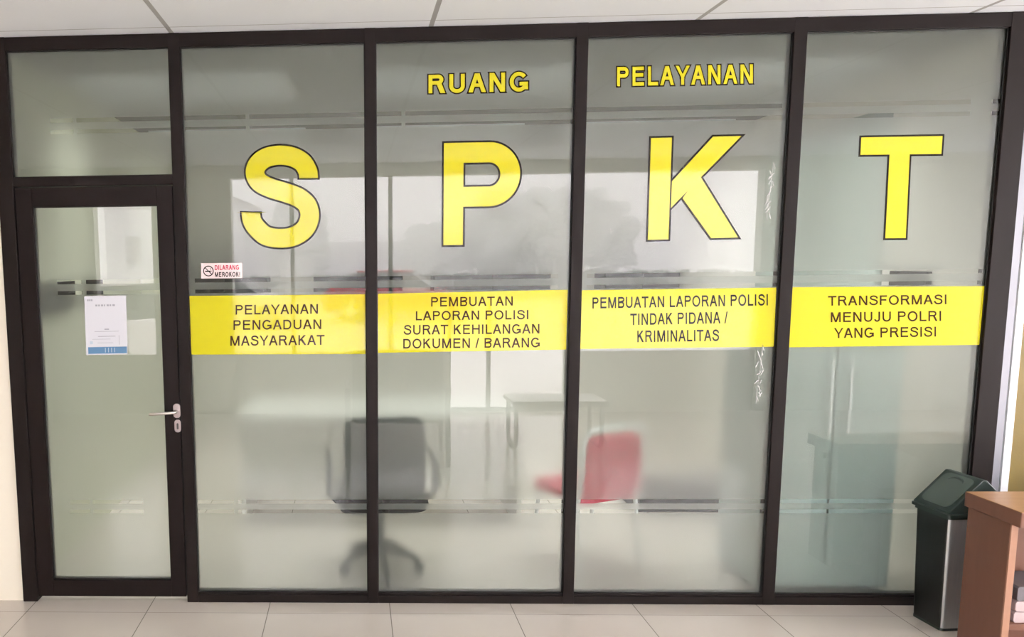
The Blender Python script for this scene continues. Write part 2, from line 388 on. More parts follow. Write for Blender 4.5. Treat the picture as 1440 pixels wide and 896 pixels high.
def put_text(mb, txt, w, quad, y, o=0.0, track=0.0, mi=0):
    """letters fill the quad given by its corners in the plane of the glass: bl, br, tr, tl"""
    a0, a1 = ink_box(txt, w, track); bl, br, tr, tl = quad
    for q, e in text_polys(txt, w, o, track):
        v = []
        for px, py in q:
            u = (px-a0)/(a1-a0); x0 = bl[0]+(br[0]-bl[0])*u; z0 = bl[1]+(br[1]-bl[1])*u; x1 = tl[0]+(tr[0]-tl[0])*u; z1 = tl[1]+(tr[1]-tl[1])*u
            v.append((x0+(x1-x0)*py, y-e, z0+(z1-z0)*py))
        mb.add(v, [tuple(range(len(v)))], mi)
    return mb
def px_quad(xl, xr, yt_l, yb_l, yt_r, yb_r):
    return [wall_pt(xl, yb_l), wall_pt(xr, yb_r), wall_pt(xr, yt_r), wall_pt(xl, yt_l)]
def face_front(o):
    """make every face of a flat sticker look towards the lobby"""
    for p in o.data.polygons:
        if p.normal.y > 0: p.flip()
    return o

# ================================================================ the setting
H = 2.77
YF = -4.9                                            # the open front of the lobby
mb = MB().box(-5, 7, YF, 4.2, -0.12, 0); struct(mb.build('floor', M['floor']))
mb = MB().box(-5, 7, YF, 0.03, H, H+0.1); struct(mb.build('ceiling', M['ceil']))
mb = MB().box(-5, -1.812, -0.005, 0.10, 0, H); struct(mb.build('wall_left', M['cream']))
mb = MB().box(3.002, 7, -0.005, 0.10, 0, H); struct(mb.build('wall_right', M['mustard']))
mb = MB().box(-5.1, -5, YF, 0.1, 0, H); struct(mb.build('wall_lobby_left', M['cream']))
# office behind the glass
struct(MB().box(-1.95, -1.812, 0.10, 4.1, 0, H).build('wall_office_left', M['offgreen']))
mb = MB()
for b in ((0.10, 1.0, 0, H), (2.4, 4.1, 0, H), (1.0, 2.4, 0, 0.9), (1.0, 2.4, 2.5, H)): mb.box(3.002, 3.14, b[0], b[1], b[2], b[3])
struct(mb.build('wall_office_right', M['offwall']))
wn = struct_empty('window_6')
MB().box(3.05, 3.056, 1.0, 2.4, 0.9, 2.5).build('glass_pane', M['clear'], wn)
mb = MB()
for b in ((1.0, 1.05, .9, 2.5), (2.35, 2.4, .9, 2.5), (1.05, 2.35, .9, .95), (1.05, 2.35, 2.45, 2.5), (1.68, 1.72, .95, 2.45)): mb.box(3.03, 3.08, b[0], b[1], b[2], b[3])
mb.build('window_frame', M['white'], wn)
mb = MB().box(3.000, 3.002, 0.98, 2.42, 0.86, 2.55).build('added_blind', M['blind'], wn)  # blind added to dim the window as seen through the end pane
# ceiling panels added to light the office, spread narrowed to keep them unseen
for k, (lx, ly) in enumerate(((-1.1, 1.0), (.6, 1.0), (2.2, 1.0), (-1.1, 2.8), (.6, 2.8), (2.2, 2.8))):
    o = struct_empty('trim_%d' % (30+k)); o.location = (lx, ly, 2.75)
    mb = MB()
    for b in ((-.62, .62, -.32, -.29), (-.62, .62, .29, .32), (-.62, -.59, -.29, .29), (.59, .62, -.29, .29)): mb.box(b[0], b[1], b[2], b[3], -.02, 0)
    for q in range(9): mb.box(-.59, .59, -.24+.06*q-.001, -.24+.06*q+.001, -.02, -.004)
    mb.build('fill_light_louvre', M['white'], o)
    ld = bpy.data.lights.new('office_fill_light', 'AREA'); ld.shape = 'RECTANGLE'; ld.size, ld.size_y = 1.16, .56; ld.energy = OFFICE_FILL; ld.color = (1, 1, .97); ld.spread = R(100)
    lo_ = bpy.data.objects.new('office_fill_light', ld); COL.objects.link(lo_); lo_.location = (lx, ly, 2.72)
struct(MB().box(-1.95, 3.14, 4.1, 4.2, 0, H).build('wall_office_back', M['offwall']))
struct(MB().box(-1.812, 3.002, 0.05, 4.1, H-0.02, H+0.08).build('ceiling_office', M['offceil']))

# partition frame
FY0, FY1 = -0.02, 0.05
GZ0, GZ1 = 0.052, 2.706                               # bottom and top of the tall panes
mull = {'m0': (-1.812, -1.738), 'm1': (-0.967, -0.912), 'm2': (-0.053, -0.002), 'm3': (0.912, 0.966), 'm4': (1.882, 1.940), 'm5': (2.826, 2.922)}
names = ['trim_1', 'trim_2', 'trim_3', 'trim_4', 'trim_5', 'trim_6']
for nm, (a, b) in zip(names, mull.values()):
    struct(MB().box(a, b, FY0, FY1, 0, H-0.001).build(nm, M['frame'], bevel=0.0025))
struct(MB().box(-1.738, 2.826, FY0+0.001, FY1-0.001, GZ1, H-0.002).build('trim_7', M['frame'], bevel=0.0025))
ks = list(mull.values())
for i, nm in zip(range(1, 5), ('trim_8', 'trim_9', 'trim_10', 'trim_11')):
    mb = MB().box(ks[i][1], ks[i+1][0], FY0+0.001, FY1-0.001, 0.0, GZ0-0.012)
    mb.box(ks[i][1], ks[i+1][0], FY0+0.008, FY1-0.008, GZ0-0.012, GZ0); struct(mb.build(nm, M['frame'], bevel=0.002))
struct(MB().box(-1.738, -0.967, FY0+0.001, FY1-0.001, 2.080, 2.124).build('trim_12', M['frame'], bevel=0.0025))
# right hand trims: grey channel, dark joint, white strip
struct(MB().box(2.922, 2.962, -0.012, 0.06, 0, H-0.001).build('trim_13', M['alu'], bevel=0.002))
struct(MB().box(2.962, 2.967, -0.002, 0.06, 0, H-0.001).build('trim_14', M['gasket']))
struct(MB().box(2.967, 3.002, -0.016, 0.06, 0, H-0.001).build('trim_15', M['white'], bevel=0.002))

# panes with frosted film cut by clear stripes
ROWS = {'A': ((2.399, 2.379), (2.346, 2.327)), 'B': ((1.632, 1.612), (1.578, 1.560)), 'C': ((0.527, 0.506), (0.476, 0.456))}
def pane(name, x0, x1, z0, z1, rows, starts=None, parent=None, gaps=()):
    """glass + film; rows: stripe rows crossing this pane; starts: row -> (x where the stripe begins, ends)"""
    p = parent or struct_empty(name)
    g = MB(); v = [(x0, 0, z0), (x1, 0, z0), (x1, 0, z1), (x0, 0, z1), (x0, .008, z0), (x1, .008, z0), (x1, .008, z1), (x0, .008, z1)]
    g.add(v, [(0, 1, 2, 3)], 0); g.add(v, [(5, 4, 7, 6), (0, 4, 5, 1), (3, 2, 6, 7), (0, 3, 7, 4), (1, 5, 6, 2)], 1)
    g.build('glass_pane', [M['glass'], M['clear']], p)
    f = MB(); y0, y1 = .0095, .0105
    st = sorted([s for r in rows for s in ROWS[r]], reverse=True); top = z1
    for (a, b) in st:
        f.box(x0, x1, y0, y1, a, top); top = b
        r = [k for k in rows if (a, b) in ROWS[k]][0]
        segs = (starts or {}).get(r, [(x0+.012, x1-.012)])
        e = x0
        for s0, s1 in segs:
            if s0 > e: f.box(e, s0, y0, y1, b, a)
            e = s1
        if e < x1: f.box(e, x1, y0, y1, b, a)
    f.box(x0, x1, y0, y1, z0, top)
    fo = f.build('frosted_film', M['film'], p)
    gk = MB()
    for bx in ((x0, x0+.004, z0, z1), (x1-.004, x1, z0, z1), (x0, x1, z0, z0+.004), (x0, x1, z1-.004, z1)):
        gk.box(bx[0], bx[1], -.005, 0.0, bx[2], bx[3])
    gk.build('gasket', M['gasket'], p)
    return p
P4 = [(ks[i][1], ks[i+1][0]) for i in range(1, 5)]
pane('window_1', *P4[0], GZ0, GZ1, 'ABC', {'A': [(P4[0][0]+.006, -.615), (-.598, P4[0][1]-.004)], 'B': [(P4[0][0]+.03, P4[0][1])], 'C': [(P4[0][0]+.01, -.72), (-.70, P4[0][1])]})
pane('window_2', *P4[1], GZ0, GZ1, 'ABC', {'A': [(P4[1][0], .118), (.136, P4[1][1])], 'B': [(P4[1][0], P4[1][1]-.05)], 'C': [(P4[1][0], P4[1][1])]})
pane('window_3', *P4[2], GZ0, GZ1, 'ABC', {'A': [(P4[2][0], P4[2][1]-.02)], 'B': [(P4[2][0]+.03, P4[2][1])], 'C': [(P4[2][0], P4[2][1])]})
pane('window_4', *P4[3], GZ0, GZ1, 'ABC', {'A': [(P4[3][0], 2.70), (2.79, P4[3][1])], 'B': [(P4[3][0], P4[3][1]-.01)], 'C': [(P4[3][0], 2.66)]})
pane('window_5', -1.738, -0.967, 2.124, GZ1, 'A', {'A': [(-1.553, -1.442), (-1.425, -0.967)]})

# door
D = struct_empty('door_1'); D['label'] = 'brown framed frosted glass door with a lever handle at the far left of the partition'
lx0, lx1, lz0, lz1 = -1.733, -0.972, 0.028, 2.074
gx0, gx1, gz0, gz1 = -1.652, -1.047, 0.115, 1.983
mb = MB()
for b in ((lx0, gx0, lz0, lz1), (gx1, lx1, lz0, lz1), (gx0, gx1, lz0, gz0), (gx0, gx1, gz1, lz1)): mb.box(b[0], b[1], -.016, .034, b[2], b[3])
mb.build('leaf_frame', M['leaf'], D, bevel=0.002)
pane('door_1', gx0, gx1, gz0, gz1, 'BC', {'B': [(-1.56, -1.437), (-1.417, -1.148), (-1.145, gx1)], 'C': [(-1.556, -1.452), (-1.436, -1.18)]}, parent=D)
hd = MB()
for z0, z1 in ((0.963, 1.010),): hd.prism(rrect(-1.003, -0.968+.0, z0-.012, z1+.012, .0155), -.024, -.016)
ho = hd.build('handle_rose', M['rose'], D, bevel=.0015)
lv = MB().tube([(-.985, -.016, .985), (-.985, -.05, .985), (-.990, -.060, .985), (-1.005, -.064, .984), (-1.05, -.064, .981), (-1.098, -.062, .977), (-1.112, -.058, .976)], .0075)
lo = lv.build('door_handle', M['steel'], D, smooth=True); lo['label'] = 'curved satin steel lever handle'
kp = MB().prism(rrect(-1.0, -0.968, .878, .942, .0155), -.023, -.016).build('keyhole_plate', M['rose'], D, bevel=.0015)
kh = MB().prism(rrect(-.9885, -.9795, .894, .925, .0044), -.0245, -.022).build('keyhole', M['darkhole'], kp)

# ================================================================ lettering on the glass
Y1, Y2, Y3 = -0.0012, -0.0022, -0.0030
def letter(ch, polys_fill, polys_line, label):
    mbl, mbf = MB(), MB()
    for q, e in polys_line: mbl.add([(x, Y1-e, z) for x, z in q], [tuple(range(len(q)))])
    for q, e in polys_fill: mbf.add([(x, Y2-e, z) for x, z in q], [tuple(range(len(q)))])
    t = thing('vinyl_letter', label, 'letter', group='big yellow letters on the glass')
    face_front(mbl.build('letter_outline', M['black'], t)); face_front(mbf.build('letter_face', M['yellow'], t))
OL = 0.0080
def px_poly(*p): return [wall_pt(x, y) for x, y in p]
def big(ch, polys, paths, sw, label):
    """polys/paths already in metres on the glass"""
    g = [('poly', q) for q in polys]+[('path', q, False) for q in paths]
    letter(ch, strokes(g, sw, -OL*0.55), strokes(g, sw, OL*0.55), label)
# S
x0, z0 = wall_pt(339, 350.4); x1, z1 = wall_pt(449.2, 202.8)
hh = z1-z0; sx = (x1-x0)/.745
big('S', [], [[(x0+u*sx, z0+v*hh) for u, v in spline(S_MID, 6)]], .2*hh, 'big yellow letter S on the first fixed pane beside the door')
# P
pl, pt_, pr, pb = *wall_pt(622.9, 200), *wall_pt(731, 344.7); pst = wall_pt(653, 300)[0]-wall_pt(622.9, 300)[0]; sw = pst
bt, bb = pt_, wall_pt(660, 292)[1]; rad = (bt-bb)/2; a = sw/2
big('P', [[(pl, pb), (pl+pst, pb), (pl+pst, pt_), (pl, pt_)]], [[(pl+.002, bt-a)]+arc(pr-rad*.98, (bt+bb)/2, rad*.98-a, rad-a, 90, -90, 24)+[(pl+.002, bb+a)]], sw, 'big yellow letter P on the pane under the word RUANG')
# K: stem, upper arm, leg
big('K', [px_poly((909.5, 338.7), (941, 338), (946, 192.2), (914, 193)), px_poly((941.6, 296), (943.4, 254.5), (1001.8, 191), (1045.4, 190)), px_poly((958, 279), (983, 243), (1040, 335.3), (999, 336.3))], [], .1, 'big yellow letter K on the pane under the word PELAYANAN')
big('T', [px_poly((1208.2, 219.3), (1324.5, 218), (1326.5, 190), (1209.5, 192)), px_poly((1243, 336.5), (1274.5, 336.2), (1281, 200), (1250, 200))], [], .1, 'big yellow letter T on the pane nearest the waste bin')
# small words
def word(txt, q, label, w=.205):
    t = thing('vinyl_word', label, 'lettering', group='outlined yellow words above the big letters')
    face_front(put_text(MB(), txt, w, q, Y1, .065, .07).build('word_outline', M['black'], t))
    face_front(put_text(MB(), txt, w, q, Y2, -.004, .07).build('word_face', M['yellow'], t))
word('RUANG', px_quad(602.5, 742.5, 105.5, 131.5, 101, 128.5), 'small outlined yellow word RUANG above the letter P')
word('PELAYANAN', px_quad(867.5, 1058.5, 94.5, 121.5, 90.5, 117.5), 'small outlined yellow word PELAYANAN above the letter K', .195)
# banners
def banner(c, lines, label, colr, w=.155):
    t = thing('yellow_banner', label, 'banner', group='yellow vinyl bands across the panes')
    q = px_poly(*c)
    face_front(MB().add([(x, Y1, z) for x, z in q], [(0, 1, 2, 3)]).build('vinyl_band', M['yellow'], t))
    for txt, xl, xr, a, b, c2, d in lines:
        q = px_quad(xl, xr, a, b, c2, d); t0, t1 = ink_box(txt, w, .04); x = 0
        def mix(p, r, u): return (p[0]+(r[0]-p[0])*u, p[1]+(r[1]-p[1])*u)
        for wd in txt.split(' '):
            i0, i1 = ink_box(wd, w, .04); u0, u1 = (x+i0-t0)/(t1-t0), (x+i1-t0)/(t1-t0)
            face_front(put_text(MB(), wd, w, (mix(q[0], q[1], u0), mix(q[0], q[1], u1), mix(q[3], q[2], u1), mix(q[3], q[2], u0)), Y2, 0, .04).build('printed_word', colr, t))
            x += sum(ADV[ch]+.04 for ch in wd)+ADV[' ']+.04
banner([(267, 498.9), (515.2, 497.9), (515.6, 413.8), (265.2, 416.2)],
       [('PELAYANAN', 331.4, 447.2, 429, 442.6, 427.6, 441.2), ('PENGADUAN', 328.4, 451.9, 450.4, 464, 449.2, 462.8), ('MASYARAKAT', 324, 456.5, 472.4, 486.4, 471, 485)],
       'yellow band reading PELAYANAN PENGADUAN MASYARAKAT under the letter S', M['brown'])
banner([(531.5, 496.4), (796, 491.8), (798.4, 407.4), (531.5, 413.2)],
       [('PEMBUATAN', 606.2, 721, 418, 431.2, 416.8, 429.8), ('LAPORAN POLISI', 584.8, 742.8, 437.8, 450.6, 436, 448.9), ('SURAT KEHILANGAN', 567.7, 758.5, 457.2, 470.8, 455.6, 469), ('DOKUMEN / BARANG', 567, 759, 476.6, 490.2, 474.8, 488.4)],
       'yellow band with four lines from PEMBUATAN to BARANG under the letter P', M['brown'])
banner([(815.2, 490.9), (1088, 487.7), (1091.5, 404.5), (817.4, 408.2)],
       [('PEMBUATAN LAPORAN POLISI', 833, 1079.5, 418.4, 434, 413.6, 429.6), ('TINDAK PIDANA /', 886, 1023, 441.2, 457.4, 438.2, 454.6), ('KRIMINALITAS', 896, 1010.9, 465, 481.4, 463.4, 479.6)],
       'yellow band with TINDAK PIDANA KRIMINALITAS under the letter K', M['black'], .16)
banner([(1107.5, 488.6), (1380.5, 485), (1387.3, 402.4), (1112, 404)],
       [('TRANSFORMASI', 1164, 1330.5, 416.4, 430, 414.2, 427.8), ('MENUJU POLRI', 1168, 1323, 439.2, 453.2, 437.2, 451.4), ('YANG PRESISI', 1172.5, 1315.8, 461.4, 475.6, 459.4, 473.4)],
       'yellow band reading TRANSFORMASI MENUJU POLRI YANG PRESISI under the letter T', M['brown'])
# no smoking sticker
t = thing('no_smoking_sticker', 'small sticker DILARANG MEROKOK with crossed-out cigarette below the letter S', 'sticker')
q = px_poly((283, 391.8), (341, 391.2), (340.6, 369.8), (282.6, 370.4))
face_front(MB().add([(x, Y1, z) for x, z in q], [(0, 1, 2, 3)]).build('sticker_backing', M['pink'], t))
cx, cz = wall_pt(293.2, 381.2); rr = .0235
mb = MB(); ring = [(cx+rr*math.cos(R(k*10)), cz+rr*math.sin(R(k*10))) for k in range(36)]
for q, e in strokes([('path', ring, True)], .0045): mb.add([(x, Y2, z) for x, z in q], [tuple(range(4))])
for q, e in strokes([('path', [(cx-rr*.7, cz+rr*.7), (cx+rr*.7, cz-rr*.7)], False)], .004): mb.add([(x, Y2, z) for x, z in q], [tuple(range(4))])
mb.box(cx-.016, cx+.011, Y2-.0002, Y2, cz-.004, cz+.0015); mb.box(cx+.0125, cx+.015, Y2-.0002, Y2, cz-.004, cz+.0015)
for q, e in strokes([('path', [(cx+.012, cz+.004), (cx+.009, cz+.009), (cx+.013, cz+.014)], False)], .002): mb.add([(x, Y2, z) for x, z in q], [tuple(range(4))])
face_front(mb.build('smoking_symbol', M['black'], t))
face_front(put_text(MB(), 'DILARANG', .2, px_quad(302.2, 336.2, 373, 379.8, 372.6, 379.4), Y2, 0, .03).build('upper_lettering', M['red'], t))
face_front(put_text(MB(), 'MEROKOK!', .2, px_quad(302.4, 337.6, 382.8, 389.4, 382.4, 389), Y2, 0, .03).build('lower_lettering', M['black'], t))
# paper notice on the door
t = thing('paper_notice', 'white paper notice with blue foot taped to the door glass', 'notice')
A, B, C_, D_ = px_poly((121.6, 499.4), (179.7, 498.3), (177.4, 415.6), (118.6, 416.6))
def nq(u, v): return (A[0]+(B[0]-A[0])*u+((D_[0]+(C_[0]-D_[0])*u)-(A[0]+(B[0]-A[0])*u))*v, A[1]+(B[1]-A[1])*u+((D_[1]+(C_[1]-D_[1])*u)-(A[1]+(B[1]-A[1])*u))*v)
def nrect(mb, u0, u1, v0, v1, y): mb.add([(x, y, z) for x, z in (nq(u0, v0), nq(u1, v0), nq(u1, v1), nq(u0, v1))], [(0, 1, 2, 3)])
mb = MB().prism([nq(0, 0), nq(1, 0), nq(1, 1), nq(0, 1)], Y1-.0006, -.0006); mb.build('paper_sheet', M['paper'], t)
mb = MB(); nrect(mb, .05, .985, .02, .135, Y3); face_front(mb.build('blue_foot', M['inkblue'], t))
def marks(name, m, rects):
    mb = MB()
    for r_ in rects: nrect(mb, *r_)
    face_front(mb.build(name, M[m], t))
marks('pale_stripes', 'inkpale', [(.46+.075*k, .475+.075*k, .04, .12, Y3-.0004) for k in range(4)])
marks('small_emblem', 'inkpale', [(.10, .17, .185, .235, Y3)])
marks('corner_mark', 'inkgrey', [(.07+.045*k, .105+.045*k, .915, .945, Y3) for k in range(3)])
marks('title_line', 'inkgrey', [(.26+.068*k, .26+.068*k+wd, .825, .855, Y3) for k, wd in enumerate((.05, .04, .05, .03, .05, .04, .06))])
marks('caption_line', 'inkgrey', [(.46, .57, .425, .445, Y3)])
marks('rule_line', 'inkgrey', [(.22, .80, .395, .402, Y3)])
marks('box_outline', 'inkgrey', [(.30, .72, .31, .32, Y3)]); marks('box_outline', 'inkgrey', [(.80, .81, .17, .33, Y3)])
marks('small_print', 'inkgrey', [(.16, .60, .265, .270, Y3)]); marks('small_print', 'inkgrey', [(.28, .66, .20, .206, Y3)])
# pale scuff marks of the film, beside the mullion
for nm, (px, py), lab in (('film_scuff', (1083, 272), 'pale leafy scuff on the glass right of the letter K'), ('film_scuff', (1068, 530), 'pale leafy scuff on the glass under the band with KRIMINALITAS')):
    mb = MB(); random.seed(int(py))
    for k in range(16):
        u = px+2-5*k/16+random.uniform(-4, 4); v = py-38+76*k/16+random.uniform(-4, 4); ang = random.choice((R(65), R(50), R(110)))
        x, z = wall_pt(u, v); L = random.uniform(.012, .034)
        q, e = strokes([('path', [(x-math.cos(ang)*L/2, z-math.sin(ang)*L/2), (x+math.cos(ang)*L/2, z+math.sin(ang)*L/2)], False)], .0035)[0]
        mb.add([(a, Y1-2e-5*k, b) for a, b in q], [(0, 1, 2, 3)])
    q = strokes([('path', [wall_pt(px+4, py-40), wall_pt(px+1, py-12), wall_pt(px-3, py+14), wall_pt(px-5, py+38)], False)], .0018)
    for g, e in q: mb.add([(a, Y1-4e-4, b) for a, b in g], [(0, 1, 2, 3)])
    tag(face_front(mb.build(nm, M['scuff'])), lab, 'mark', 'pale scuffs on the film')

# ================================================================ waste bin
BX, BY, BR = 2.665, -0.19, R(5)
b = thing('waste_bin', 'tall steel waste bin with dark green swing lid beside the wooden counter', 'waste bin', (BX, BY, 0), BR)
hw, hd = .150, .095
def ring(sx, sy, z, r=.02, n=5): return [(x, y, z) for x, y in rrect(-sx, sx, -sy, sy, r, n)]
mb = MB().loft([ring(hw*.88, hd*.88, .004), ring(hw*.885, hd*.885, .02), ring(hw*.985, hd*.985, .535)])
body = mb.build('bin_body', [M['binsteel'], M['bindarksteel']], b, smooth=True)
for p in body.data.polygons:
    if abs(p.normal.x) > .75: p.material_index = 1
MB().loft([ring(hw*.89, hd*.89, 0), ring(hw*.89, hd*.89, .012)]).build('bin_foot', M['bindark'], b)
MB().loft([ring(hw*1.03, hd*1.04, .528), ring(hw*1.03, hd*1.04, .540), ring(hw*1.10, hd*1.13, .542), ring(hw*1.10, hd*1.13, .553), ring(hw*1.03, hd*1.05, .556)]).build('bin_rim', M['bindark'], b, smooth=True)
RZ = .705
lid = MB().prism([(-hw*1.03, .554), (hw*1.03, .554), (hw*1.03, .562), (.010, RZ), (-.010, RZ), (-hw*1.03, .562)], -hd*1.04, hd*1.04).build('bin_lid', M['bindark'], b, bevel=.004)
# raised flap on each slope with a thumb recess
for s in (-1, 1):
    d = Vector((s*(.010-hw*1.03), 0, RZ-.562)); Ls = d.length; d.normalize(); nn = Vector((s*abs(d.z), 0, abs(d.x))); o0 = Vector((s*hw*1.03, 0, .562))
    f = MB(); pts = rrect(-hd*.82, hd*.82, .018, Ls-.012, .03, 6)
    v0 = [o0+d*q+Vector((0, p, 0))+nn*.0005 for p, q in pts]; v1 = [o0+d*q+Vector((0, p, 0))+nn*.004 for p, q in pts]
    f.loft([v0, v1]); fl = f.build('swing_flap', M['binflap'], b, smooth=True)
    cres = [(hd*.42*math.cos(R(a)), Ls-.055+.026*math.sin(R(a))) for a in range(10, 171, 10)]
    MB().tube([o0+d*q+Vector((0, p, 0))+nn*.0042 for p, q in cres], [.001+.005*math.sin(R(a)) for a in range(10, 171, 10)], 8).build('thumb_ridge', M['bindark'], fl, smooth=True)

# ================================================================ wooden counter
cx0, cy0, cy1 = 2.477, -0.715, -0.433
c = thing('wooden_counter', 'reddish brown open wooden counter shelf in the lower corner', 'counter', (cx0, cy0, 0))
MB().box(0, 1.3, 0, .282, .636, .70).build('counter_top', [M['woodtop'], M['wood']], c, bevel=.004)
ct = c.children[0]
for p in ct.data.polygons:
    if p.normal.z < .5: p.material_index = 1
MB().box(.012, .040, .059, .272, 0, .636).build('side_panel', M['wood'], c, bevel=.001)
MB().box(.0125, .0395, .053, .0595, .0, .636).build('edge_strip', M['woodlight'], c, bevel=.001)
MB().box(1.25, 1.28, .055, .272, 0, .636).build('side_panel', M['wood'], c, bevel=.002)
MB().box(.04, 1.25, .056, .260, .19, .215).build('shelf', M['wood'], c, bevel=.002)
MB().box(.04, 1.25, .260, .272, 0.02, .636).build('back_panel', M['wood'], c)
MB().box(.04, 1.25, .070, .258, .02, .045).build('bottom_shelf', M['wood'], c, bevel=.002)
labs = ['lowest pale paper bundle on the counter shelf', 'second pale paper bundle up on the counter shelf', 'dark grey binder topping the pale paper bundles']
z = .2155
for i, (hh_, mm) in enumerate(((.047, 'pale'), (.045, 'pale'), (.062, 'greycard'))):
    o = thing('paper_bundle' if i < 2 else 'ring_binder', labs[i], 'paper bundle' if i < 2 else 'binder', (2.545+.003*i, -.645, z), R((1, -2, 1)[i]), 'paper bundles in the counter' if i < 2 else None)
    prof = [(0, .008), (.006, 0), (.20, 0), (.20, hh_-.002), (.006, hh_-.002), (0, hh_-.010)]
    MB().prism(prof, 0, .165).build('cover', M[mm], o, bevel=.002)
    MB().box(.204-.004, .2015, .004, .161, .004, hh_-.006).build('page_edges', M['paper'], o)
    z += hh_

# ================================================================ office furniture behind the frosted film
# swivel chair seen from behind
ch = thing('office_chair', 'dark swivel office chair blurred behind the frosted pane under the letter P', 'chair', (0.03, 0.36, 0), R(6))
prof = rrect(-.215, .215, .44, .90, .07, 7)
mb = MB(); rings = []
for k, (yy, sc_) in enumerate(((-.13, .93), (-.15, 1.0), (-.17, 1.0), (-.195, .94))):
    rings.append([(x*sc_, yy+.05*((x/.21)**2), .65+(z-.65)*sc_) for x, z in prof])
mb.loft(rings).build('backrest', M['blackcloth'], ch, smooth=True)
MB().loft([[(x, y, .39) for x, y in rrect(-.23, .23, -.16, .29, .08)], [(x*1.02, y, .42) for x, y in rrect(-.235, .235, -.165, .30, .08)], [(x, y, .475) for x, y in rrect(-.225, .225, -.155, .29, .08)]]).build('seat', M['blackcloth'], ch, smooth=True)
MB().tube([(0, .06, .12), (0, .06, .39)], .028).build('gas_column', M['blackplastic'], ch, smooth=True)
for s in (-1, 1):
    MB().tube([(s*.235, .0, .41), (s*.29, -.02, .47), (s*.285, -.06, .62), (s*.285, .0, .655), (s*.285, .16, .655)], .016).build('armrest', M['blackplastic'], ch, smooth=True)
MB().tube([(0, -.02, .40), (0, -.17, .42), (0, -.205, .52), (0, -.195, .62)], .022).build('back_bracket', M['blackplastic'], ch, smooth=True)
for k in range(5):
    a = R(54+72*k); e = (.215*math.cos(a), .06+.215*math.sin(a))
    lg = MB().tube([(0, .06, .13), (e[0]*.5, .06+(e[1]-.06)*.5, .115), (e[0], e[1], .075)], [.03, .024, .017]).build('base_arm', M['blackplastic'], ch, smooth=True)
    MB().tube([(e[0]-.025*math.sin(a), e[1]+.025*math.cos(a), .031), (e[0]+.025*math.sin(a), e[1]-.025*math.cos(a), .031)], .03, 14).build('caster', M['blackplastic'], lg, smooth=True)
# padded visitor chairs
def visitor_chair(name, label, loc, rz, cloth):
    rc = thing(name, label, 'chair', loc, rz)
    rings = [[(x*s, y+.02*((z-.46)/.3), .61+(z-.61)*s) for x, z in rrect(-.195, .195, .45, .775, .06)] for y, s in ((-.215, .92), (-.205, 1), (-.185, 1), (-.175, .92))]
    MB().loft(rings).build('backrest', cloth, rc, smooth=True)
    MB().loft([[(x, y, z) for x, y in rrect(-.21*s, .21*s, -.18, .22*s, .05)] for z, s in ((.415, .96), (.425, 1), (.45, 1), (.465, .95))]).build('seat', cloth, rc, smooth=True)
    MB().tube([(-.205, -.17, .43), (-.205, -.20, .62), (-.205, -.21, .76), (-.165, -.215, .815), (0, -.218, .825), (.165, -.215, .815), (.205, -.21, .76), (.205, -.20, .62), (.205, -.17, .43)], .016).build('back_frame', M['chrome'], rc, smooth=True)
    for sx_ in (-1, 1):
        for sy_ in (-1, 1):
            MB().tube([(sx_*.195, sy_*.16, .42), (sx_*.205, sy_*.20, .012)], .011).build('leg', M['chrome'], rc, smooth=True)
visitor_chair('red_chair', 'red padded chair with white tube frame blurred behind the pane under the letter K', (1.17, 0.50, 0), R(24), M['redplastic'])
sb = thing('low_black_box', 'low black box on the office floor right of the red chair', 'box', (2.15, 1.6, 0))  # plain black box set where the lower stripes read dark
MB().box(-.37, .37, -.2, .2, 0, .13).build('box_body', M['blackplastic'], sb, bevel=.01); MB().box(-.38, .38, -.21, .21, .13, .155).build('box_lid', M['blackplastic'], sb, bevel=.008)
# desk
dk = thing('office_desk', 'grey office desk behind the swivel chair, blurred by the film', 'desk', (0.1, 1.45, 0))
MB().box(-.95, .85, -.35, .35, .70, .73).build('desk_top', M['desk'], dk, bevel=.004)
MB().box(-.95, -.92, -.33, .33, 0, .70).build('side_panel', M['desk'], dk); MB().box(.82, .85, -.33, .33, 0, .70).build('side_panel', M['desk'], dk)
MB().box(-.92, .82, -.28, -.26, .25, .70).build('modesty_panel', M['desk'], dk)
# pale cabinet with two long pulls close behind the film
pc = thing('pale_cabinet', 'pale blue-white cabinet with two long handles behind the pane under the letter T', 'cabinet', (2.23, 0.085, 0))
MB().box(-.32, .32, 0.02, .45, .04, 1.30).build('cabinet_body', M['cabpale'], pc, bevel=.004)
for s in (-1, 1):
    dd = MB().box(min(s*.004, s*.315), max(s*.004, s*.315), -.002, .02, .06, 1.28).build('cabinet_door', M['cabpale'], pc, bevel=.003)
    MB().tube([(s*.045, -.002, 1.20), (s*.045, -.045, 1.20), (s*.045, -.045, .84), (s*.045, -.002, .84)], .0075).build('pull_handle', M['white'], dd, smooth=True)
MB().box(-.30, .30, .03, .43, 0, .04).build('plinth', M['blackplastic'], pc)
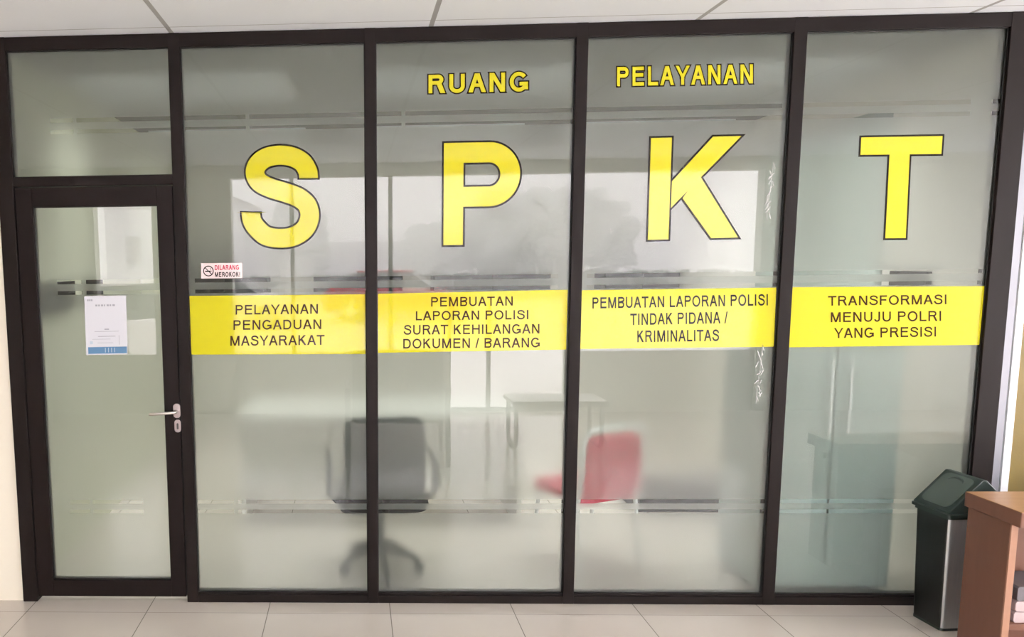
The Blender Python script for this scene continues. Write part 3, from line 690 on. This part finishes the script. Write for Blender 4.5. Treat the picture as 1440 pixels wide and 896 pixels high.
# black wall cupboards on the back wall
def wall_cupboard(x0, x1, label, z0=1.28, z1=1.74):
    o = thing('wall_cupboard', label, 'cupboard', ((x0+x1)/2, 3.78, z0), 0, 'black wall cupboards on the office back wall'); hw_ = (x1-x0)/2
    MB().box(-hw_, hw_, 0, .32, 0, z1-z0).build('cupboard_body', M['cabdark'], o, bevel=.004)
    for s in (-1, 1):
        d_ = MB().box(min(s*.003, s*(hw_-.004)), max(s*.003, s*(hw_-.004)), -.018, 0, .01, z1-z0-.01).build('cupboard_door', M['cabdark'], o, bevel=.002)
        MB().box(s*.03-.006, s*.03+.006, -.03, -.018, .03, .12).build('cupboard_handle', M['steel'], d_)
wall_cupboard(-1.78, -.95, 'black wall cupboard seen in the clear stripes under the no smoking sticker')
wall_cupboard(-.5, .36, 'black wall cupboard seen in the clear stripes across the mullion right of the letter S')
wall_cupboard(.66, 1.77, 'black wall cupboard seen in the clear stripes below the letter P')
wall_cupboard(2.28, 2.98, 'black wall cupboard seen in the clear stripes below the letter K')
# small black boards hung on the side walls of the office
def wall_board(x, y0, y1, sgn, label):
    o = thing('notice_board', label, 'notice board', (x, (y0+y1)/2, 1.435), 0, 'black boards on the office side walls'); h_ = (y1-y0)/2
    MB().box(min(0, sgn*.025), max(0, sgn*.025), -h_, h_, 0, .175).build('board_frame', M['blackplastic'], o, bevel=.003)
    MB().box(min(sgn*.025, sgn*.027), max(sgn*.025, sgn*.027), -h_+.02, h_-.02, .02, .155).build('board_panel', M['cabdark'], o)
wall_board(-1.811, .36, .88, 1, 'black board seen in the door stripes above the paper notice, left of the pair')
wall_board(-1.811, 1.06, 1.40, 1, 'smaller black board seen in the door stripes just above the paper notice')
wall_board(3.001, .58, .88, -1, 'black board seen in the clear stripes right below the letter T')

# ================================================================ lobby front and the yard outside (mirrored in the glass)
mb = MB().box(-5, 7, YF-.15, YF, 2.63, 3.2); struct(mb.build('trim_16', M['lobbywall']))              # lintel
for i, (a, bb_, zt) in enumerate(((-5, -3.0, 2.63), (-2.35, -1.46, 2.63), (4.3, 7, 2.63))):
    struct(MB().box(a, bb_, YF-.15, YF, 0, zt).build('wall_front_%s' % ('left', 'middle', 'right')[i], M['lobbywall']))
for nm, a, bb_ in (('wall_sill_left', -3.0, -2.35), ('wall_sill_middle', -1.46, .95), ('wall_sill_right', 2.25, 4.3)):
    struct(MB().box(a, bb_, YF-.12, YF-.02, 0, .68).build(nm, M['lobbywall']))
for i, (xa, z0_, z1_) in enumerate(((-.79, .68, 2.63), (.30, .68, 2.63), (.95, 0, 1.25), (2.25, 0, 1.25), (1.395, .05, 1.25))):
    struct(MB().box(xa-.022, xa+.022, YF-.10, YF-.04, z0_, z1_).build('trim_%d' % (17+i), M['facade']))
struct(MB().box(.98, 2.22, YF-.10, YF-.04, 0, .05).build('trim_22', M['facade']))
struct(MB().box(-60, 60, -90, YF-.15, -.16, -.02).build('ground', M['concrete']))

# armchair by the front
ac = thing('armchair', 'wooden armchair with olive back, mirrored in the pane below the letter P', 'chair', (0.24, -2.55, 0))
MB().loft([[(x, y, z) for x, z in rrect(-.37, .37, .40, .98, .03)] for y in (-.06, .02)]).build('backrest', M['olive'], ac, bevel=.004)
MB().box(-.36, .36, -.55, -.05, .36, .44).build('seat', M['olive'], ac, bevel=.02)
for s in (-1, 1):
    MB().tube([(s*.41, .06, .66), (s*.41, .03, .665), (s*.41, -.05, .64), (s*.41, -.35, .645), (s*.41, -.52, .64)], .022).build('armrest', M['darkwood'], ac, smooth=True)
    MB().tube([(s*.41, .04, .66), (s*.41, .0, .5), (s*.41, .02, .3), (s*.41, .06, 0.02)], .022).build('leg', M['darkwood'], ac, smooth=True)
    MB().tube([(s*.41, -.50, .64), (s*.41, -.50, .3), (s*.41, -.52, .02)], .022).build('leg', M['darkwood'], ac, smooth=True)
# low waiting bench
lb = thing('waiting_bench', 'low pale waiting bench with looped ends, mirrored right of the armchair', 'bench', (1.72, -3.35, 0))
MB().box(-.42, .42, -.22, .22, .40, .44).build('seat', M['desk'], lb, bevel=.005)
MB().box(-.42, .42, .22, .235, .395, .445).build('seat_edge', M['deskdark'], lb)
for x_ in (-.38, .38):
    MB().tube([(x_, -.18, .40), (x_, -.18, .06), (x_, -.13, .015), (x_, .13, .015), (x_, .18, .06), (x_, .18, .40)], .02).build('leg_loop', M['facade'], lb, smooth=True)

def vehicle(name, prof, cabin, width, wheels, m, label, loc, rz):
    o = thing(name, label, 'car', loc, rz)
    hw_ = width/2
    MB().prism(prof, -hw_, hw_).build('car_body', M[m], o, bevel=.06, seg=3)
    n = len(cabin); cx_ = sum(p[0] for p in cabin)/n
    MB().loft([[(x, -hw_*.98 if z < cabin[0][1]+.1 else -hw_*.84, z) for x, z in cabin], [(x, hw_*.98 if z < cabin[0][1]+.1 else hw_*.84, z) for x, z in cabin]]).build('windows', M['carglass'], o, bevel=.04)
    top = max(p[1] for p in cabin); xs = [p[0] for p in cabin if p[1] > top-.05]
    MB().box(min(xs)-.05, max(xs)+.05, -hw_*.84, hw_*.84, top-.02, top+.05).build('roof', M[m], o, bevel=.03)
    for wx in wheels:
        for s in (-1, 1):
            wl = MB().tube([(wx, s*(hw_-.19), .32), (wx, s*(hw_+.01), .32)], .32, 24).build('wheel', M['tyre'], o, smooth=True)
            MB().tube([(wx, s*(hw_), .32), (wx, s*(hw_+.02), .32)], .19, 20).build('hubcap', M['chrome'], wl, smooth=True)
    return o
vehicle('car', [(-2.0, .28), (2.0, .28), (2.05, .7), (1.1, .93), (-1.9, 1.0), (-2.05, .8)], [(1.2, .90), (.5, 1.45), (-1.5, 1.45), (-1.9, .95)], 1.65, (-1.25, 1.25), 'carwhite', 'white car parked just outside, mirrored in the door glass', (-3.6, -7.9, -.02), R(-70))
vehicle('car', [(-2.1, .28), (2.1, .28), (2.12, .7), (1.0, .95), (-1.9, 1.0), (-2.12, .8)], [(1.1, .92), (.4, 1.42), (-1.1, 1.42), (-1.9, .95)], 1.7, (-1.3, 1.3), 'carred', 'red car parked outside, mirrored below the letter P', (1.2, -19, -.02), R(8))
vehicle('car', [(-2.1, .28), (2.1, .28), (2.12, .7), (1.0, .95), (-1.9, 1.0), (-2.12, .8)], [(1.1, .92), (.4, 1.42), (-1.1, 1.42), (-1.9, .95)], 1.7, (-1.3, 1.3), 'carwhite', 'white car parked outside, mirrored below the letter S', (-3.6, -17, -.02), R(4))

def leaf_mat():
    m = bpy.data.materials.new('haze_tinted_leaves'); m.use_nodes = True; nt = m.node_tree; nt.nodes.clear()
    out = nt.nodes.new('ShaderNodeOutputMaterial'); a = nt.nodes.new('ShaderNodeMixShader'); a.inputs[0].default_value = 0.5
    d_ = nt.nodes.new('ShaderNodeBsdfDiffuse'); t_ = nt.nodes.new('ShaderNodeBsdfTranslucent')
    for n in (d_, t_): n.inputs[0].default_value = (0.80, 0.82, 0.80, 1)  # haze put into the leaf colour, far paler than foliage
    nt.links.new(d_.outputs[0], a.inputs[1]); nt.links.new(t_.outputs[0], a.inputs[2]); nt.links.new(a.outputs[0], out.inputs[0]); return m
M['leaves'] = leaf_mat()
def tree(loc, h, cw, label, seed):
    random.seed(seed); o = thing('tree', label, 'tree', loc, 0, 'trees across the yard')
    MB().tube([(0, 0, 0), (.1, 0, h*.3), (0, .1, h*.6)], [.2, .15, .08]).build('trunk', M['bark'], o, smooth=True)
    mb = MB()
    for k in range(170):
        a = random.uniform(0, 2*PI); zz = random.uniform(.2, .93); rr_ = math.sqrt(random.uniform(0, 1))*.47*cw*math.sin(PI*min(.97, zz*.95+.05))**.55
        q = random.uniform(.28, .6); mb.ball((rr_*math.cos(a), rr_*math.sin(a), zz*h), (q*1.2, q*1.2, q*.8), 16, 11, 0, .6)
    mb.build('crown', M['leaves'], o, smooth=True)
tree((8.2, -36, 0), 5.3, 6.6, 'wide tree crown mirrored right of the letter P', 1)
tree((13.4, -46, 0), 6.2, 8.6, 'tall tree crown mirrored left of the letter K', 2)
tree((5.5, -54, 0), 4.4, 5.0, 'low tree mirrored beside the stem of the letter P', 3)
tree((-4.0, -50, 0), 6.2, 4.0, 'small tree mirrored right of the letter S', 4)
hs = thing('house', 'white house mirrored behind the letter S', 'house', (-9.0, -38, 0))
MB().box(-3.5, 3.5, -3, 3, 0, 4.6).build('house_wall', M['house'], hs)
MB().prism([(-3.9, 4.6), (3.9, 4.6), (0, 6.2)], -3.3, 3.3).build('house_roof', M['roof'], hs)
for k in range(3):
    f_ = MB().box(-2.6+2.1*k, -1.6+2.1*k, 3.0, 3.05, 1.6, 3.2).build('house_window', M['white'], hs); MB().box(-2.5+2.1*k, -1.7+2.1*k, 3.05, 3.07, 1.7, 3.1).build('window_glazing', M['roof'], f_)
hs2 = thing('house', 'long low house with grey roof mirrored between the letters S and P', 'house', (-1.0, -64, 0))
MB().box(-7, 5, -3, 3, 0, 2.2).build('house_wall', M['house'], hs2); MB().prism([(-3.3, 2.2), (3.3, 2.2), (0, 3.4)], -7.3, 5.3, 'x').build('house_roof', M['roof'], hs2)

# unseen greenery added along the yard to darken its reflection in the stripes
hg = thing('added_hedge', 'low clipped greenery added across the yard to darken the reflection above the yellow bands', 'added_hedge', (4.0, -31, 0))
mb = MB(); random.seed(8)
for k in range(90):
    x = -14+28*k/89; mb.ball((x+random.uniform(-.1, .1), random.uniform(-.15, .15), .55), (.30, .35, random.uniform(.5, .6)), 12, 9, 0, .5)
mb.build('hedge_leaves', mat('hedge_green', (0.05, 0.07, 0.045), 0.8), hg, smooth=True)
MB().tube([(-14, 0, .06), (14, 0, .06)], .05).build('hedge_stems', M['bark'], hg)

# morning haze over the yard
hz = MB().box(-60, 60, -88, -12, .02, 26).build('outside_haze', None)
m = bpy.data.materials.new('thin_haze'); m.use_nodes = True; nt = m.node_tree; nt.nodes.clear()
out = nt.nodes.new('ShaderNodeOutputMaterial'); vs = nt.nodes.new('ShaderNodeVolumeScatter')
vs.inputs['Color'].default_value = (1, 1, 1, 1); vs.inputs['Density'].default_value = 0.026; vs.inputs['Anisotropy'].default_value = 0.0
nt.links.new(vs.outputs[0], out.inputs['Volume']); hz.data.materials.clear(); hz.data.materials.append(m)
tag(hz, kind='structure')
